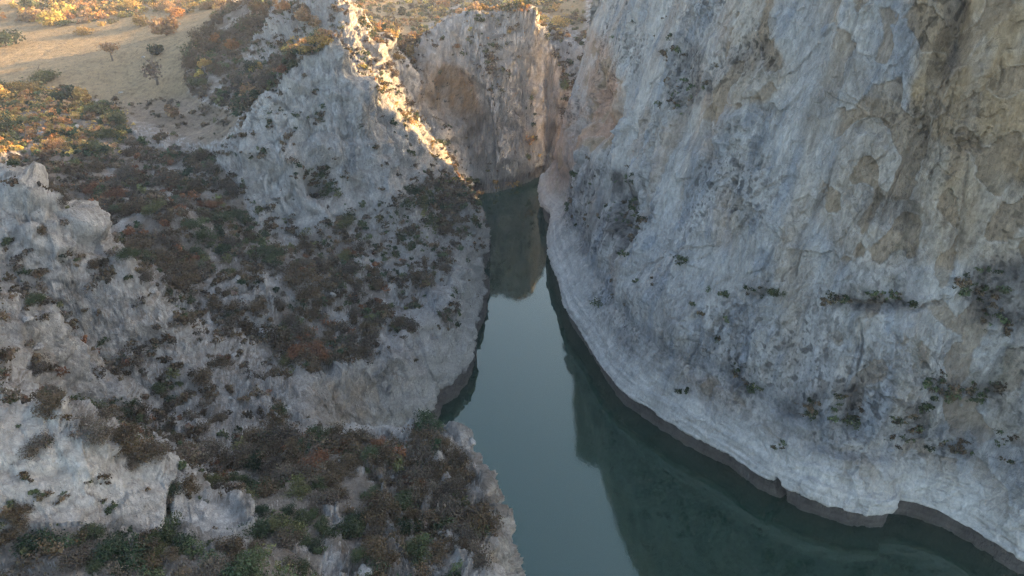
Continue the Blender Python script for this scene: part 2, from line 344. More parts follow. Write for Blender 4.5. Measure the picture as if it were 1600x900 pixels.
def rock_disp(x, y, z, amp, vert=.55, beds=1.6, small=1.0):
    n0 = noise(x / 16, y / 16, z / 22); n1 = noise(x / 16 + 7, y / 16, z / 22)
    wx = x + 4 * n0; wy = y + 4 * n1; wz = z * vert + 3 * n0
    a1 = noise(wx / 19, wy / 19, wz / 19); a2 = noise(wx / 8 + 3, wy / 8, wz / 8); a3 = noise(wx / 3.4, wy / 3.4 + 9, wz / 3.4); a4 = noise(wx / 1.5, wy / 1.5, wz / 1.5)
    d = 2.6 * (1 - 2 * np.abs(a1)) + 1.0 * (1 - 2.4 * np.abs(a2)) + .35 * small * (1 - 2.4 * np.abs(a3)) + .75 + 2.4 * facet((x + 3 * a2) / 13, (y + 3 * a3) / 13, z * vert / .55 / 13, .9, 5)
    vz = vert / .55
    d += 1.9 * facet(wx / 6.3, wy / 6.3, (z * vz + 3 * n1) / 6.3, 1.0) + 1.0 * small * facet((x + 1.2 * a2) / 2.6, (y + 1.2 * a3) / 2.6, z * vz / 2.6, 1.1, 31) + .42 * small * facet(x / 1.1 + .3 * a3, y / 1.1, z * vz / 1.1, 1.1, 77)
    # broken beds and joints
    d += beds * 1.1 * saw((.35 * x + .25 * y + .9 * z) / 6.5 + 1.3 * a1 + .5 * a2)
    d += beds * small * .55 * saw((-.3 * x + .4 * y + .85 * z) / 2.4 + 1.1 * a2 + .6 * a3)
    d += beds * small * .8 * saw((.8 * x - .5 * y + .1 * z) / 5.2 + 1.2 * a1 + .6 * a3)
    d += beds * small * .3 * saw((.6 * x + .75 * y) / 1.7 + 1.1 * a3 + .5 * a4)
    c = np.abs(noise(wx / 11 + 20, wy / 11, wz / 15)); d -= 1.4 * ss(.06, 0, c)
    c = np.abs(noise(wx / 4.5 + 20, wy / 4.5, wz / 5)); d -= .5 * ss(.06, 0, c)
    ck = ss(.05, .0, np.abs(a2 + .25 * a4)) * .7 + ss(.05, 0, c) * .6 + .55 * ss(.06, 0, np.abs(a3 + .2 * a4 + .1)) + .9 * ss(.28, .5, noise(wx / 1.9 + 30, wy / 1.9, wz / 1.9) + .3 * a1) + .5 * ss(.25, .45, noise(x / .9 + 9, y / .9, z / .9))
    return (d - 1.2 - beds) * amp, np.clip(ck, 0, 1)

# ------------------------------------------------------------------ left land: one polar sheet, resampled evenly along each profile, then cut into its masses
NA, NR = 1500, 1150
A0, A1 = math.radians(-66), math.radians(13)
am = np.linspace(A0, A1, 330); rm = np.exp(np.linspace(math.log(22), math.log(2600), 1500))
X, Y = np.sin(am)[:, None] * rm[None], np.cos(am)[:, None] * rm[None]
Hm = height(X, Y)
ds = np.hypot(np.diff(rm)[None], np.diff(Hm, axis=1)) / np.hypot(.5 * (rm[1:] + rm[:-1])[None], CAM_H - Hm[:, 1:])
ds *= np.where(Hm[:, 1:] < -3, .15, 1)
S = np.concatenate([np.zeros((len(am), 1)), np.cumsum(ds, 1)], 1); S /= S[:, -1:]
ker = np.exp(-np.linspace(-2, 2, 9) ** 2); ker /= ker.sum()
Sp = np.pad(S, ((4, 4), (0, 0)), mode='edge'); S = sum(ker[i] * Sp[i:i + len(am)] for i in range(9))
q = np.linspace(0, 1, NR)
Rq = np.stack([np.interp(q, S[i], rm) for i in range(len(am))])
af = np.linspace(A0, A1, NA); fi = np.linspace(0, len(am) - 1, NA); i0 = np.clip(fi.astype(int), 0, len(am) - 2); fr = (fi - i0)[:, None]
R = Rq[i0] * (1 - fr) + Rq[i0 + 1] * fr
X = (np.sin(af)[:, None] * R).astype(np.float32); Y = (np.cos(af)[:, None] * R).astype(np.float32)
Z, Dn, Sl = height(X, Y, True); Z = Z.astype(np.float32)
P = np.stack([X, Y, Z], -1); Nn = grid_normals(P); Nn *= np.sign(Nn[..., 2:3] + 1e-9)
steep = 1 - Nn[..., 2]
px, py = project(X, Y, Z)
jx = px + 9 * fbm(X / 9, Y / 9, Z / 9, 3) * 2 * np.clip(95 / R, .3, .8); jy = py + 9 * fbm(X / 9 + 40, Y / 9, Z / 9, 3) * 2 * np.clip(95 / R, .3, .8)
veg = look(VEG, jx, jy); soil = look(SOIL, jx, jy); brown = look(BROWN, jx, jy)
rocky = np.clip(1 - soil * .9, .04, 1) * np.where(veg > .5, .55, 1); rocky = np.where(Dn < 25, np.maximum(rocky, .8), rocky)
rocky *= np.clip(1.15 - (R - 300) / 600, .35, 1)
rocky *= 1 - .55 * ss(.5, .7, look(PALE, jx, jy)) * ss(130, 105, R)
slab = ss(.58, .72, look(PALE, jx, jy)); small_ = 1 - .55 * slab
edge = ss(-1.5, 2, Dn)
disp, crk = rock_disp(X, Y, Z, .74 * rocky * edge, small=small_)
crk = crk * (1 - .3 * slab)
def lump(cx, cy, rx, ry, ang, hgt, hard=.7):
    a = math.radians(ang); ex = (jx - cx) * math.cos(a) + (jy - cy) * math.sin(a); ey = -(jx - cx) * math.sin(a) + (jy - cy) * math.cos(a)
    return hgt * ss(1, 1 - hard, np.sqrt((ex / rx) ** 2 + (ey / ry) ** 2))
LUMPS = [(455,250,20,78,-18,5,.8),(502,288,28,26,0,-6,.8),(392,235,20,30,0,4),(612,232,28,52,-35,3.5),(560,142,42,14,38,3.5),(660,290,20,40,-30,2.5),(540,210,14,60,0,-2.5),(705,150,44,50,0,-6,.45),(738,214,10,15,0,-4,.8),(690,195,40,6,8,-2.5,.8),(800,195,40,5,14,-2,.8),(780,250,70,5,-6,1.5,.8),
  (655,690,42,15,5,1.6),(735,695,32,18,0,1.6),(785,738,22,26,0,1.6),(690,765,13,60,-15,2.2),(662,800,9,30,10,1.6),(806,850,14,46,8,1.4),(700,860,60,18,-10,1.8),
  (560,740,10,7,0,1.0),(130,352,45,26,25,4),(30,300,55,28,30,4),(60,375,60,20,35,3),(490,290,38,26,30,-5),(262,790,6,60,8,-2.6,.9),(240,830,60,5,10,-1.5),(180,560,80,14,15,1.6),
  (330,650,70,14,25,1.8),(400,640,50,18,30,2.2),(415,600,60,14,20,1.8),(70,590,60,8,5,1.2),(150,620,80,8,12,1.0),(430,520,12,12,0,1.0),
  (420,170,20,30,20,3),(470,130,26,22,0,3),(560,160,30,40,25,2.5),(430,250,40,24,30,3.5),(520,230,46,30,10,3),(600,300,30,20,20,2),(720,330,14,40,-15,2),
  (480,95,16,14,0,2),(540,30,22,20,60,4),(440,45,22,16,0,4),(400,40,14,20,0,3),(600,70,20,24,0,6)]
for a in LUMPS: disp = disp + lump(*a)
P2 = P + Nn * disp[..., None]
# ledge above the splash line
lip = ss(5.0, 7.5, P2[..., 2]) * ss(16, 9, P2[..., 2]) * (Dn > 0) * (Dn < 16)
P2[..., :2] += Nn[..., :2] * lip[..., None] * 1.6
n2_ = grid_normals(P2); n2_ *= np.sign((n2_ * Nn).sum(-1, keepdims=True) + 1e-9)
st2 = 1 - n2_[..., 2]
# surface colour: painted shade in the hollows, darker along cracks
f1 = fbm(X / 14, Y / 14, Z / 40, 4); f2 = fbm(X / 3, Y / 3, Z / 6, 4)
C = np.broadcast_to(LIME, P.shape).copy()
C = mix(C, LIMEP, np.clip(look(PALE, jx, jy) + .5 * f1, 0, 1))
C = mix(C, BLU, np.clip(look(BLUE, jx, jy) * (.5 + f1), 0, .7))
vs_ = ss(.45, .7, steep)
mz = ss(362, 372, Y + .0 * X) * ss(480, 460, Y) * ss(-66, -58, X) * ss(60, 45, X)
C = mix(C, np.array([.70, .64, .59]), .88 * mz)
C = mix(C, BLU * .8, .55 * vs_ * ss(.1, .4, noise(X / 3, Y / 3, Z / 60)))
C = mix(C, np.array([.42, .32, .22]), .4 * vs_ * ss(.15, .45, noise(X / 4.2 + 9, Y / 4.2, Z / 50)))
C = mix(C, ORNG, np.clip(look(ORANGE, jx, jy) * (.9 + .8 * f2), 0, 1))
C = mix(C, DRK, np.clip(look(DARK, jx, jy) * (.7 + 1.2 * f2), 0, .9))
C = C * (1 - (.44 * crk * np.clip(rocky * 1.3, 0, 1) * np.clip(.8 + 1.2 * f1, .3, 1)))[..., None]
flat = ss(.55, .2, st2)
C = mix(C, EARTH * 1.15, np.clip(flat * (.35 + soil) * (.7 + 1.2 * f2), 0, .9) * ss(.1, .35, soil + .25 * f1 + .2))
field = ss(.75, .95, soil) * ((veg < .3) | (R > 430))
fcol = mix(np.broadcast_to(STRAW, P.shape), EARTH * 1.05, np.clip(brown * .9 + .25 * f1, 0, 1)) * (1 + .3 * f2 + .3 * f1 + .16 * noise(X / .9, Y / .9, Z) - .3 * ss(.25, .4, noise(X / 2.2 + 7, Y / 2.2, Z)))[..., None]
C = mix(C, fcol, field)
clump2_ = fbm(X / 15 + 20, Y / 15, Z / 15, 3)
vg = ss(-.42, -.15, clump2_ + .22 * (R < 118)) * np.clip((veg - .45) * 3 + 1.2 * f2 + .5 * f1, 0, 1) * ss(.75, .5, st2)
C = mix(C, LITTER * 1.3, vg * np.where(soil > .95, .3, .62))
zz = P2[..., 2]
ring = ss(20, 13, zz + 2 * f1) * (Dn < 30) * (R > 110)
C = mix(C, RING, ring * .8)
C = mix(C, WET, ss(7.0, 5.8, zz + .4 * f2))
bumpw = np.clip(.25 + rocky, 0, 1)
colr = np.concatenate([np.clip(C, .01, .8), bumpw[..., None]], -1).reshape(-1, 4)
F = grid_faces(NA, NR)
xc, yc, rc = X.ravel()[F[:, 0]], Y.ravel()[F[:, 0]], R.ravel()[F[:, 0]]
Vv = P2.reshape(-1, 3)
massif_m = (yc > 366 + .15 * np.abs(xc)) & (yc < 470) & (xc > -62 + (yc - 380) * .1)
far_m = (rc > 520) & ~massif_m
field_m = (field.ravel()[F[:, 0]] > .5) & ~far_m & ~massif_m
peak_m = (~massif_m & ~far_m & ~field_m) & (xc > -112 - .0 * yc) & (yc > 118) & ~((yc < 225) & (xc < -60))
ledge_m = (~massif_m & ~far_m & ~peak_m & ~field_m) & (yc < 118) & (xc > -48)
rest_m = ~(massif_m | far_m | field_m | peak_m | ledge_m)
LAND = {}
def cut(name, mask, label, cat):
    f = F[mask]; used = np.unique(f); remap = np.zeros(len(Vv), np.int32); remap[used] = np.arange(len(used))
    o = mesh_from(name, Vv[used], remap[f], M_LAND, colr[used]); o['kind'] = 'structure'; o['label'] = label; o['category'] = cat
    LAND[name] = o; return o
cut("rock_massif", massif_m, "grey rock massif with an orange hollow closing the far end of the gorge", "cliff")
cut("hills", far_m, "sunlit brown hills and fields fading beyond the gorge", "hills")
cut("field", field_m, "tan stubble field half in sun behind the pointed rock peak", "field")
cut("rock_peak", peak_m, "pointed pale rock peak rising over shrubs on the left bank", "mountain")
cut("ledge", ledge_m, "shrubby rock ledge jutting over the water close to the viewpoint", "cliff")
cut("hillside", rest_m, "stony hillside with scattered shrubs falling to the left bank", "hillside")

# ------------------------------------------------------------------ right wall: lofted along its waterline
RB = [(1578,896),(1514,853),(1472,830),(1423,813),(1387,807),(1380,829),(1329,828),(1264,807),(1219,785),(1178,766),(1136,734),(1091,711),(1060,694),(1000,654),(966,630),(945,600),(913,543),(888,508),(877,465),(860,422),(861,387),(865,358),(847,344),(847,326),(849,300)]
path = [(420, 60), (300, 84), (230, 94), (180, 98), (150, 103)] + [tuple(at_z(a, b, 0)[:2]) for a, b in RB][:-1] + [(16, 356), (17, 366), (24, 373), (38, 374), (70, 366), (130, 350), (240, 325), (420, 300)]
path = np.array(path)
def resample(p, n, wfun=None):
    s = np.concatenate([[0], np.cumsum(np.hypot(*np.diff(p, axis=0).T))])
    fine = np.linspace(0, s[-1], 4000); xx = np.interp(fine, s, p[:, 0]); yy = np.interp(fine, s, p[:, 1])
    if wfun is None: return np.stack([xx, yy], -1)
    w = wfun(xx, yy); c = np.concatenate([[0], np.cumsum(.5 * (w[1:] + w[:-1]))]); c /= c[-1]
    qq = np.linspace(0, 1, n); return np.stack([np.interp(qq, c, xx), np.interp(qq, c, yy)], -1)
def smooth1(p, sig):
    """smooth a 2-D path sampled every metre by sig metres"""
    k = np.exp(-np.linspace(-3, 3, int(6 * sig) | 1) ** 2 / 2); k /= k.sum(); h = len(k) // 2
    q_ = np.concatenate([2 * p[0] - p[h:0:-1], p, 2 * p[-1] - p[-2:-h - 2:-1]])
    return np.stack([np.convolve(q_[:, i], k, 'valid') for i in (0, 1)], -1)
s_ = np.concatenate([[0], np.cumsum(np.hypot(*np.diff(path, axis=0).T))]); Lm = int(s_[-1])
pm = np.stack([np.interp(np.arange(Lm), s_, path[:, i]) for i in (0, 1)], -1)
p0, p1, p2 = smooth1(pm, 1.0), smooth1(pm, 7), smooth1(pm, 22)
tan = np.gradient(smooth1(pm, 14), axis=0); tan /= np.linalg.norm(tan, axis=1)[:, None]
nin = np.stack([tan[:, 1], -tan[:, 0]], -1)       # inland side
NU, NV = 1350, 1000
dist = np.hypot(p0[:, 0], p0[:, 1]); w = 1 / np.maximum(dist, 110) * np.where(p0[:, 0] > 175, .35, 1) * np.where((p0[:, 1] > 366), .35, 1)
w *= 1 + 0
cw = np.concatenate([[0], np.cumsum(w[1:])]); cw /= cw[-1]
ui = np.interp(np.linspace(0, 1, NU), cw, np.arange(Lm))
def U(a): return np.stack([np.interp(ui, np.arange(Lm), a[:, i]) for i in range(a.shape[1])], -1)
b0, b1, b2, nn = U(p0), U(p1), U(p2), U(nin); nn /= np.linalg.norm(nn, axis=1)[:, None]
TOPZ = 178.0
zs = np.concatenate([np.linspace(-6, 0, 6)[:-1], np.linspace(0, 26, 190)[:-1], np.linspace(26, TOPZ, NV - 190 - 6 - 60 + 2)[:-1], TOPZ + 0 * np.linspace(0, 1, 60)])
zs = zs[:NV]; NV = len(zs)
topk = np.clip((np.arange(NV) - (NV - 60)) / 59, 0, 1)      # the last rows run inland over the top
lean = np.interp(ui, [0, Lm], [1, 1]) * 0
ymid = b0[:, 1]
lean = np.interp(ymid, [100, 140, 200, 260, 330, 400], [.22, .24, .30, .30, .20, .20])
off = np.interp(zs, [-6, 0, 5.5, 6.8, 8, 13, 20, 24, 28, 34, 60, 200], [0, .6, .3, -.9, -.6, 1.6, 6.2, 8.4, 9.2, 9.8, 13.0, 13.0])
off2 = np.maximum(zs - 60, 0)
arc = np.arange(NU) * 0 + ui
zsc = 1 / (1.12 + .22 * noise(arc / 23, arc * 0, arc * 0 + 5) + .10 * noise(arc / 6, arc * 0 + 3, arc * 0))
zl = np.where(zs[None] < 14, zs[None] * (zsc[:, None] * ss(14, 9, zs)[None] + ss(9, 14, zs)[None]), zs[None])
off = np.interp(zl, [-6, 0, 4.5, 6.2, 7.0, 8, 13, 20, 24, 28, 34, 60, 200], [1.2, 1.5, 1.0, .2, -1.6, -1.2, 1.8, 6.4, 9.0, 9.6, 9.8, 13.0, 13.0])
OFF = off + off2[None] * lean[:, None] + np.maximum(np.minimum(zs, 60) - 34, 0)[None] * (lean[:, None] - .125) * .8
blend1 = ss(8, 24, zs)[None, :, None]; blend2 = ss(24, 90, zs)[None, :, None]
base = b0[:, None] * (1 - blend1) + b1[:, None] * blend1; base = base * (1 - blend2) + b2[:, None] * blend2
XY = base + nn[:, None] * OFF[..., None] + np.array([1.0, .1]) * (topk[None, :, None] ** 1.6 * 320)
ZZ = np.broadcast_to(zs, OFF.shape) + 62 * (topk ** .8)[None] + 6 * fbm(XY[..., 0] / 40, XY[..., 1] / 40, 0 * OFF, 3) * ss(150, 178, zs)[None]
kz = 1 - .12 * ss(255, 345, b0[:, 1]); kz = kz[:, None]; ZZ = np.where(ZZ > 60, 60 + (ZZ - 60) * kz, ZZ)
Q = np.concatenate([XY, ZZ[..., None]], -1).astype(np.float32)
qn = grid_normals(Q)
tow = np.stack([-Q[..., 0] * 0 - nn[:, None, 0] + 0 * zs, -nn[:, None, 1] + 0 * zs, .2 + 0 * OFF], -1)
qn *= np.sign((qn * tow).sum(-1, keepdims=True) + 1e-9)
x, y, z = Q[..., 0], Q[..., 1], Q[..., 2]
up_ = ss(5, 30, z)
px, py = project(x, y, z)
brk = np.clip(.35 + 1.5 * noise(x / 20 + 8, y / 20, z / 30), .22, 1)
d, crq = rock_disp(x, y, z, .13 + .55 * up_ * brk, .3, 1.0)
# tall ribs and bulges running up the wall
d += up_ * (3.2 * noise(x / 30, y / 30, z / 120) + 1.5 * (1 - 2.5 * np.abs(noise(x / 12, y / 12, z / 75))))
d += up_ * 1.3 * ss(.05, .4, noise(x / 17 + 9, y / 17, z / 60 + 3)) 
def dent(cx, cy, rx, ry, ang, depth, hard=.5):
    a = math.radians(ang); ex = (wpx - cx) * math.cos(a) + (wpy - cy) * math.sin(a); ey = -(wpx - cx) * math.sin(a) + (wpy - cy) * math.cos(a)
    r = np.sqrt((ex / rx) ** 2 + (ey / ry) ** 2) + .12 * f3
    return -depth * ss(1, 1 - hard, r)
f3 = fbm(x / 6, y / 6, z / 8, 3)
wpx = px + 16 * noise(x / 9, y / 9, z / 12) + 14 * f3; wpy = py + 22 * noise(x / 11 + 5, y / 11, z / 12) + 16 * fbm(x / 5 + 9, y / 5, z / 6, 3)
DENTS = [(1098,105,4,95,24,1.6,.9),(1288,290,4,75,20,1.6,.9),(1236,430,4,90,30,1.3,.9),(1560,110,3,34,10,1.2,.9),(1105,620,4,60,-20,1.2,.9),(1340,560,4,90,4,1.2,.9),(1500,330,4,120,6,1.3,.9),(1010,90,5,120,14,1.6,.9),(1450,470,60,4,-12,1.6,.9),(1380,610,50,4,10,1.4,.9),(1040,520,4,60,-30,1.2,.9),
 (978,335,34,84,-8,6,.7),(950,170,28,75,8,6,.8),(880,300,22,60,15,2.5,.8),(1490,60,26,120,12,4,.6),(1400,325,45,30,0,1.6,.3),(1360,205,35,18,0,1.5,.3),
         (1360,468,70,10,0,3.0,.9),(1280,300,7,45,18,1.6,.7),(1190,455,28,10,8,1.8,.8),(1300,690,150,16,14,2.2,.9),(1240,640,60,14,25,1.6,.9),
         (1219,765,8,26,0,4,.6),(1115,200,9,130,4,2,.8),(1180,100,40,50,0,1.5,.6),(1430,300,22,200,3,1.6,.9),(1540,470,50,16,-5,2,.8),(1150,580,20,14,40,2,.8),(1010,300,14,120,-12,1.5,.9)]
for a in DENTS: d = d + dent(*a)
f1 = fbm(x / 18, y / 18, z / 70, 4); f2 = fbm(x / 3.5, y / 3.5, z / 9, 4)
st_ = noise(x / 5, y / 5, z / 90)
jx = px + 14 * fbm(x / 9, y / 9, z / 11, 4) * 2; jy = py + 14 * fbm(x / 9 + 40, y / 9, z / 11, 4) * 2
f4 = fbm(x / 8, y / 8, z / 8, 4)
k1 = noise(x / 3.2, y / 3.2, z / 60 + .1 * f4); k2 = noise(x / 1.2 + 5, y / 1.2, z / 26); k3 = noise(x / 11 + 3, y / 11, z / 140)
C = np.broadcast_to(LIME, Q.shape).copy()
C = mix(C, LIMEP, np.clip(.25 + 1.3 * f1 + .6 * f4, 0, 1) * .75)
C = mix(C, BLU * .82, np.clip(look(BLUE, jx, jy) * (.7 + f1) * .8 + .55 * ss(.12, .42, k1) + .45 * ss(.1, .5, k3), 0, .8))
C = C * (1 + .16 * k2 + .13 * k1)[..., None]
og = look(ORANGE, jx, jy)
C = mix(C, np.where((px > 1150)[..., None], np.array([.44, .315, .18]), ORNG * 1.02), np.clip(og * (.95 + .5 * f2 + .5 * k1) + .3 * ss(.12, .5, noise(x / 9 + 30, y / 9, z / 50)) * (z > 30), 0, .92))
salmon = np.array([.45, .28, .20]); C = mix(C, salmon, np.clip(og * (px < 1010) * (1 + f4), 0, .9))
# fresh scars with sharp rims where slabs have fallen away
sc_ = noise(x / 6 + 60, y / 6, z / 9) + .55 * f4 + .3 * f2; scar = ss(.16, .21, sc_) * ss(.12, .3, og + .25 * ss(1150, 1350, px) + .15 * f1)
C = mix(C, np.array([.34, .255, .17]), scar * .75); d = d - .7 * scar
C = mix(C, LIMEP * 1.08, ss(.10, .14, sc_) * ss(.18, .15, sc_) * ss(.1, .3, og + .2) * .2)
C = mix(C, np.array([.24, .22, .17]), .6 * ss(.1, .35, fbm(x / 7 + 90, y / 7, z / 10, 4)) * ss(1250, 1400, px) * ss(180, 420, py))
C = mix(C, DRK, np.clip(look(DARK, jx, jy) * (.85 + 1.3 * f2), 0, .88))
reg = np.clip(.25 + 1.6 * noise(x / 16 + 8, y / 16, z / 22) + .9 * look(DARK, jx, jy), 0, 1)
spk = ss(.30, .42, noise(x / 1.5, y / 1.5, z / 2.2) + .25 * f2) + .8 * ss(.28, .4, noise(x / .7 + 4, y / .7, z / .9))
C = C * (1 - .6 * np.clip(spk, 0, 1) * reg)[..., None]
C = C * (1 - .35 * crq * reg)[..., None]
zb = z + 1.1 * f3 + .5 * f2
d = d + .5 * (noise(x / 30, y / 30, zb / 1.6) + .4 * noise(x / 18, y / 18, zb / .6) + .5 * facet(x / 5, y / 5, zb / 2.2, 1, 3)) * ss(30, 20, z) * ss(6, 8, z)
d = d + .9 * noise(x / 2.5, y / 2.5, z / 2.5) * ss(9, 6, z) * .45
Q2 = Q + qn * (d * (1 - topk)[None])[..., None]
ringm = ss(24, 11, z + 5 * f1) * .95
C = mix(C, RING * (1 + .12 * noise(x * .02, y * .02, z * 1.6))[..., None], ringm * .9)
C = mix(C, WET * (1 + .3 * f2)[..., None], ss(6.75, 6.45, zl + .3 * f2))
C = C * (1 - .14 * ss(.0, .3, noise(x * .01, y * .01, z * .9 + 1.2 * f1)) * ringm)[..., None]
C = mix(C, BLU * .6, .45 * np.clip(1 - np.abs(z - 26 - 3 * f1) / 5, 0, 1))
colq = np.concatenate([np.clip(C, .01, .8), (.9 - .55 * np.clip(ringm, 0, 1) * (z > 7))[..., None]], -1).reshape(-1, 4)
cliff = mesh_from("cliff", Q2.reshape(-1, 3), grid_faces(NU, NV), M_WALL, colq)
cliff['kind'] = 'structure'; cliff['label'] = "towering grey limestone wall along the right side of the water"; cliff['category'] = 'cliff'

# ------------------------------------------------------------------ water
m, t = nt("green_river_water"); L = t.links.new
o_ = N(t, 'ShaderNodeOutputMaterial'); b_ = N(t, 'ShaderNodeBsdfPrincipled')
b_.inputs['Base Color'].default_value = (.004, .026, .017, 1); b_.inputs['Roughness'].default_value = .04; b_.inputs['IOR'].default_value = 1.46; b_.inputs['Specular Tint'].default_value = (.80, 1, .93, 1)
b_.inputs['Specular IOR Level'].default_value = 1.0
tc = N(t, 'ShaderNodeTexCoord'); n_ = inp(N(t, 'ShaderNodeTexNoise'), Scale=.8, Detail=4.0, Roughness=.6); L(tc.outputs['Object'], n_.inputs['Vector'])
bp = N(t, 'ShaderNodeBump'); bp.inputs['Strength'].default_value = .12; bp.inputs['Distance'].default_value = .05; L(n_.outputs[0], bp.inputs['Height']); L(bp.outputs[0], b_.inputs['Normal'])
L(b_.outputs[0], o_.inputs['Surface'])
wv = np.array([(-200, -250, 0), (700, -250, 0), (1000, 1000, 0), (-60, 1000, 0)], float)
wat = mesh_from("water", wv, np.array([[0, 1, 2, 3]]), m); wat['kind'] = 'structure'; wat['label'] = "calm dark green river at the bottom of the gorge"; wat['category'] = 'river'

# ------------------------------------------------------------------ what can be seen: nearest surface on a coarse sheet
DB = np.full((MH, MW), 1e9, np.float32)
for Pt, Nt in ((P2, n2_), (Q2, None)):
    p_ = Pt.reshape(-1, 3); u_, v_ = project(p_[:, 0], p_[:, 1], p_[:, 2])
    ok = (u_ > 0) & (u_ < 1600) & (v_ > 0) & (v_ < 900) & (p_[:, 1] * CT - (p_[:, 2] - CAM_H) * ST > 5)
    dd = np.sqrt(p_[:, 0] ** 2 + p_[:, 1] ** 2 + (p_[:, 2] - CAM_H) ** 2)[ok]
    np.minimum.at(DB, ((v_[ok] / 2).astype(int), (u_[ok] / 2).astype(int)), dd)
def spot(px_, py_, Pt=None):
    """the visible surface point nearest to a survey position"""
    best = None
    for A in ((P2, Q2) if Pt is None else (Pt,)):
        a = A.reshape(-1, 3); u_, v_ = _proj[id(A)]
        m_ = (np.abs(u_ - px_) < 4) & (np.abs(v_ - py_) < 4)
        if not m_.any(): continue
        c_ = a[m_]; k = np.argmin(c_[:, 0] ** 2 + c_[:, 1] ** 2 + (c_[:, 2] - CAM_H) ** 2 + 300 * np.hypot(u_[m_] - px_, v_[m_] - py_))
        dd = np.linalg.norm(c_[k] - (0, 0, CAM_H))
        if best is None or dd < best[0]: best = (dd, c_[k])
    return best[1] if best else None
_proj = {id(A): project(A.reshape(-1, 3)[:, 0], A.reshape(-1, 3)[:, 1], A.reshape(-1, 3)[:, 2]) for A in (P2, Q2)}

# ------------------------------------------------------------------ foliage
def leaf_material(name):
    m, t = nt(name); L = t.links.new
    o_ = N(t, 'ShaderNodeOutputMaterial'); b_ = N(t, 'ShaderNodeBsdfPrincipled'); b_.inputs['Roughness'].default_value = .8; b_.inputs['Specular IOR Level'].default_value = .2
    tr = N(t, 'ShaderNodeBsdfTranslucent'); mx = N(t, 'ShaderNodeMixShader'); mx.inputs[0].default_value = .3
    at = N(t, 'ShaderNodeAttribute', attribute_name='tint'); oi = N(t, 'ShaderNodeObjectInfo')
    mr = N(t, 'ShaderNodeMapRange'); mr.inputs[3].default_value = .75; mr.inputs[4].default_value = 1.25; L(oi.outputs['Random'], mr.inputs[0])
    vm = N(t, 'ShaderNodeVectorMath', operation='SCALE'); L(at.outputs['Color'], vm.inputs[0]); L(mr.outputs[0], vm.inputs['Scale'])
    L(vm.outputs[0], b_.inputs['Base Color']); L(vm.outputs[0], tr.inputs['Color'])
    L(b_.outputs[0], mx.inputs[1]); L(tr.outputs[0], mx.inputs[2]); L(mx.outputs[0], o_.inputs['Surface'])
    return m
M_LEAF = leaf_material("autumn_foliage")
m, t = nt("grey_bark"); o_ = N(t, 'ShaderNodeOutputMaterial'); b_ = N(t, 'ShaderNodeBsdfPrincipled'); n_ = inp(N(t, 'ShaderNodeTexNoise'), Scale=6.0, Detail=5.0)
cr_ = N(t, 'ShaderNodeValToRGB'); cr_.color_ramp.elements[0].color = (.05, .04, .032, 1); cr_.color_ramp.elements[1].color = (.17, .14, .115, 1)
t.links.new(n_.outputs[0], cr_.inputs[0]); t.links.new(cr_.outputs[0], b_.inputs['Base Color']); b_.inputs['Roughness'].default_value = .9; t.links.new(b_.outputs[0], o_.inputs['Surface'])
M_BARK = m

TINT = {'green': (.060, .075, .035), 'olive': (.105, .105, .045), 'brown': (.105, .075, .045), 'grey brown': (.11, .088, .066), 'rust': (.17, .08, .042), 'golden': (.36, .24, .08), 'orange': (.36, .18, .07), 'yellow': (.42, .32, .09), 'tan': (.30, .19, .10), 'dark green': (.035, .055, .028)}
def leaves(r, n, size, rx=1., ry=1., rz=.75, lobes=5, fill=.5, tint=(.1, .1, .05), var=.3):
    """n leaf-clump faces spread through several lobes; base of the crown near z=0. Returns V (4n,3), C (4n,3)"""
    lc = r.normal(size=(lobes, 3)) * (.42 * rx, .42 * ry, .26 * rz); lc[:, 2] += rz * .75; lr = r.uniform(.45, .8, lobes); lb = r.uniform(.75, 1.3, lobes)
    k = r.integers(0, lobes, n)
    dr = r.normal(size=(n, 3)); dr /= np.linalg.norm(dr, axis=1)[:, None]
    rad = (r.uniform(0, 1, n) ** fill)[:, None] * (1 + .15 * r.normal(size=(n, 1)))
    c = lc[k] + dr * rad * lr[k][:, None] * (rx, ry, rz)
    c[:, 2] = np.maximum(c[:, 2], .03 * rz)
    nn_ = dr + .8 * r.normal(size=(n, 3)); nn_[:, 2] += .3; nn_ /= np.linalg.norm(nn_, axis=1)[:, None]
    a = np.cross(nn_, r.normal(size=(n, 3))); a /= np.linalg.norm(a, axis=1)[:, None]; b = np.cross(nn_, a)
    s1 = size * r.uniform(.6, 1.4, n)[:, None]; s2 = s1 * r.uniform(.5, .9, n)[:, None]
    V = np.stack([c - a * s1, c - b * s2, c + a * s1, c + b * s2], 1)
    col = np.array(tint)[None] * (lb[k] * (1 + .6 * var * r.normal(size=n)).clip(.35, 1.9))[:, None] * (1 + .05 * r.normal(size=(n, 3)))
    return V.reshape(-1, 3), np.repeat(np.clip(col, .01, .7), 4, 0)
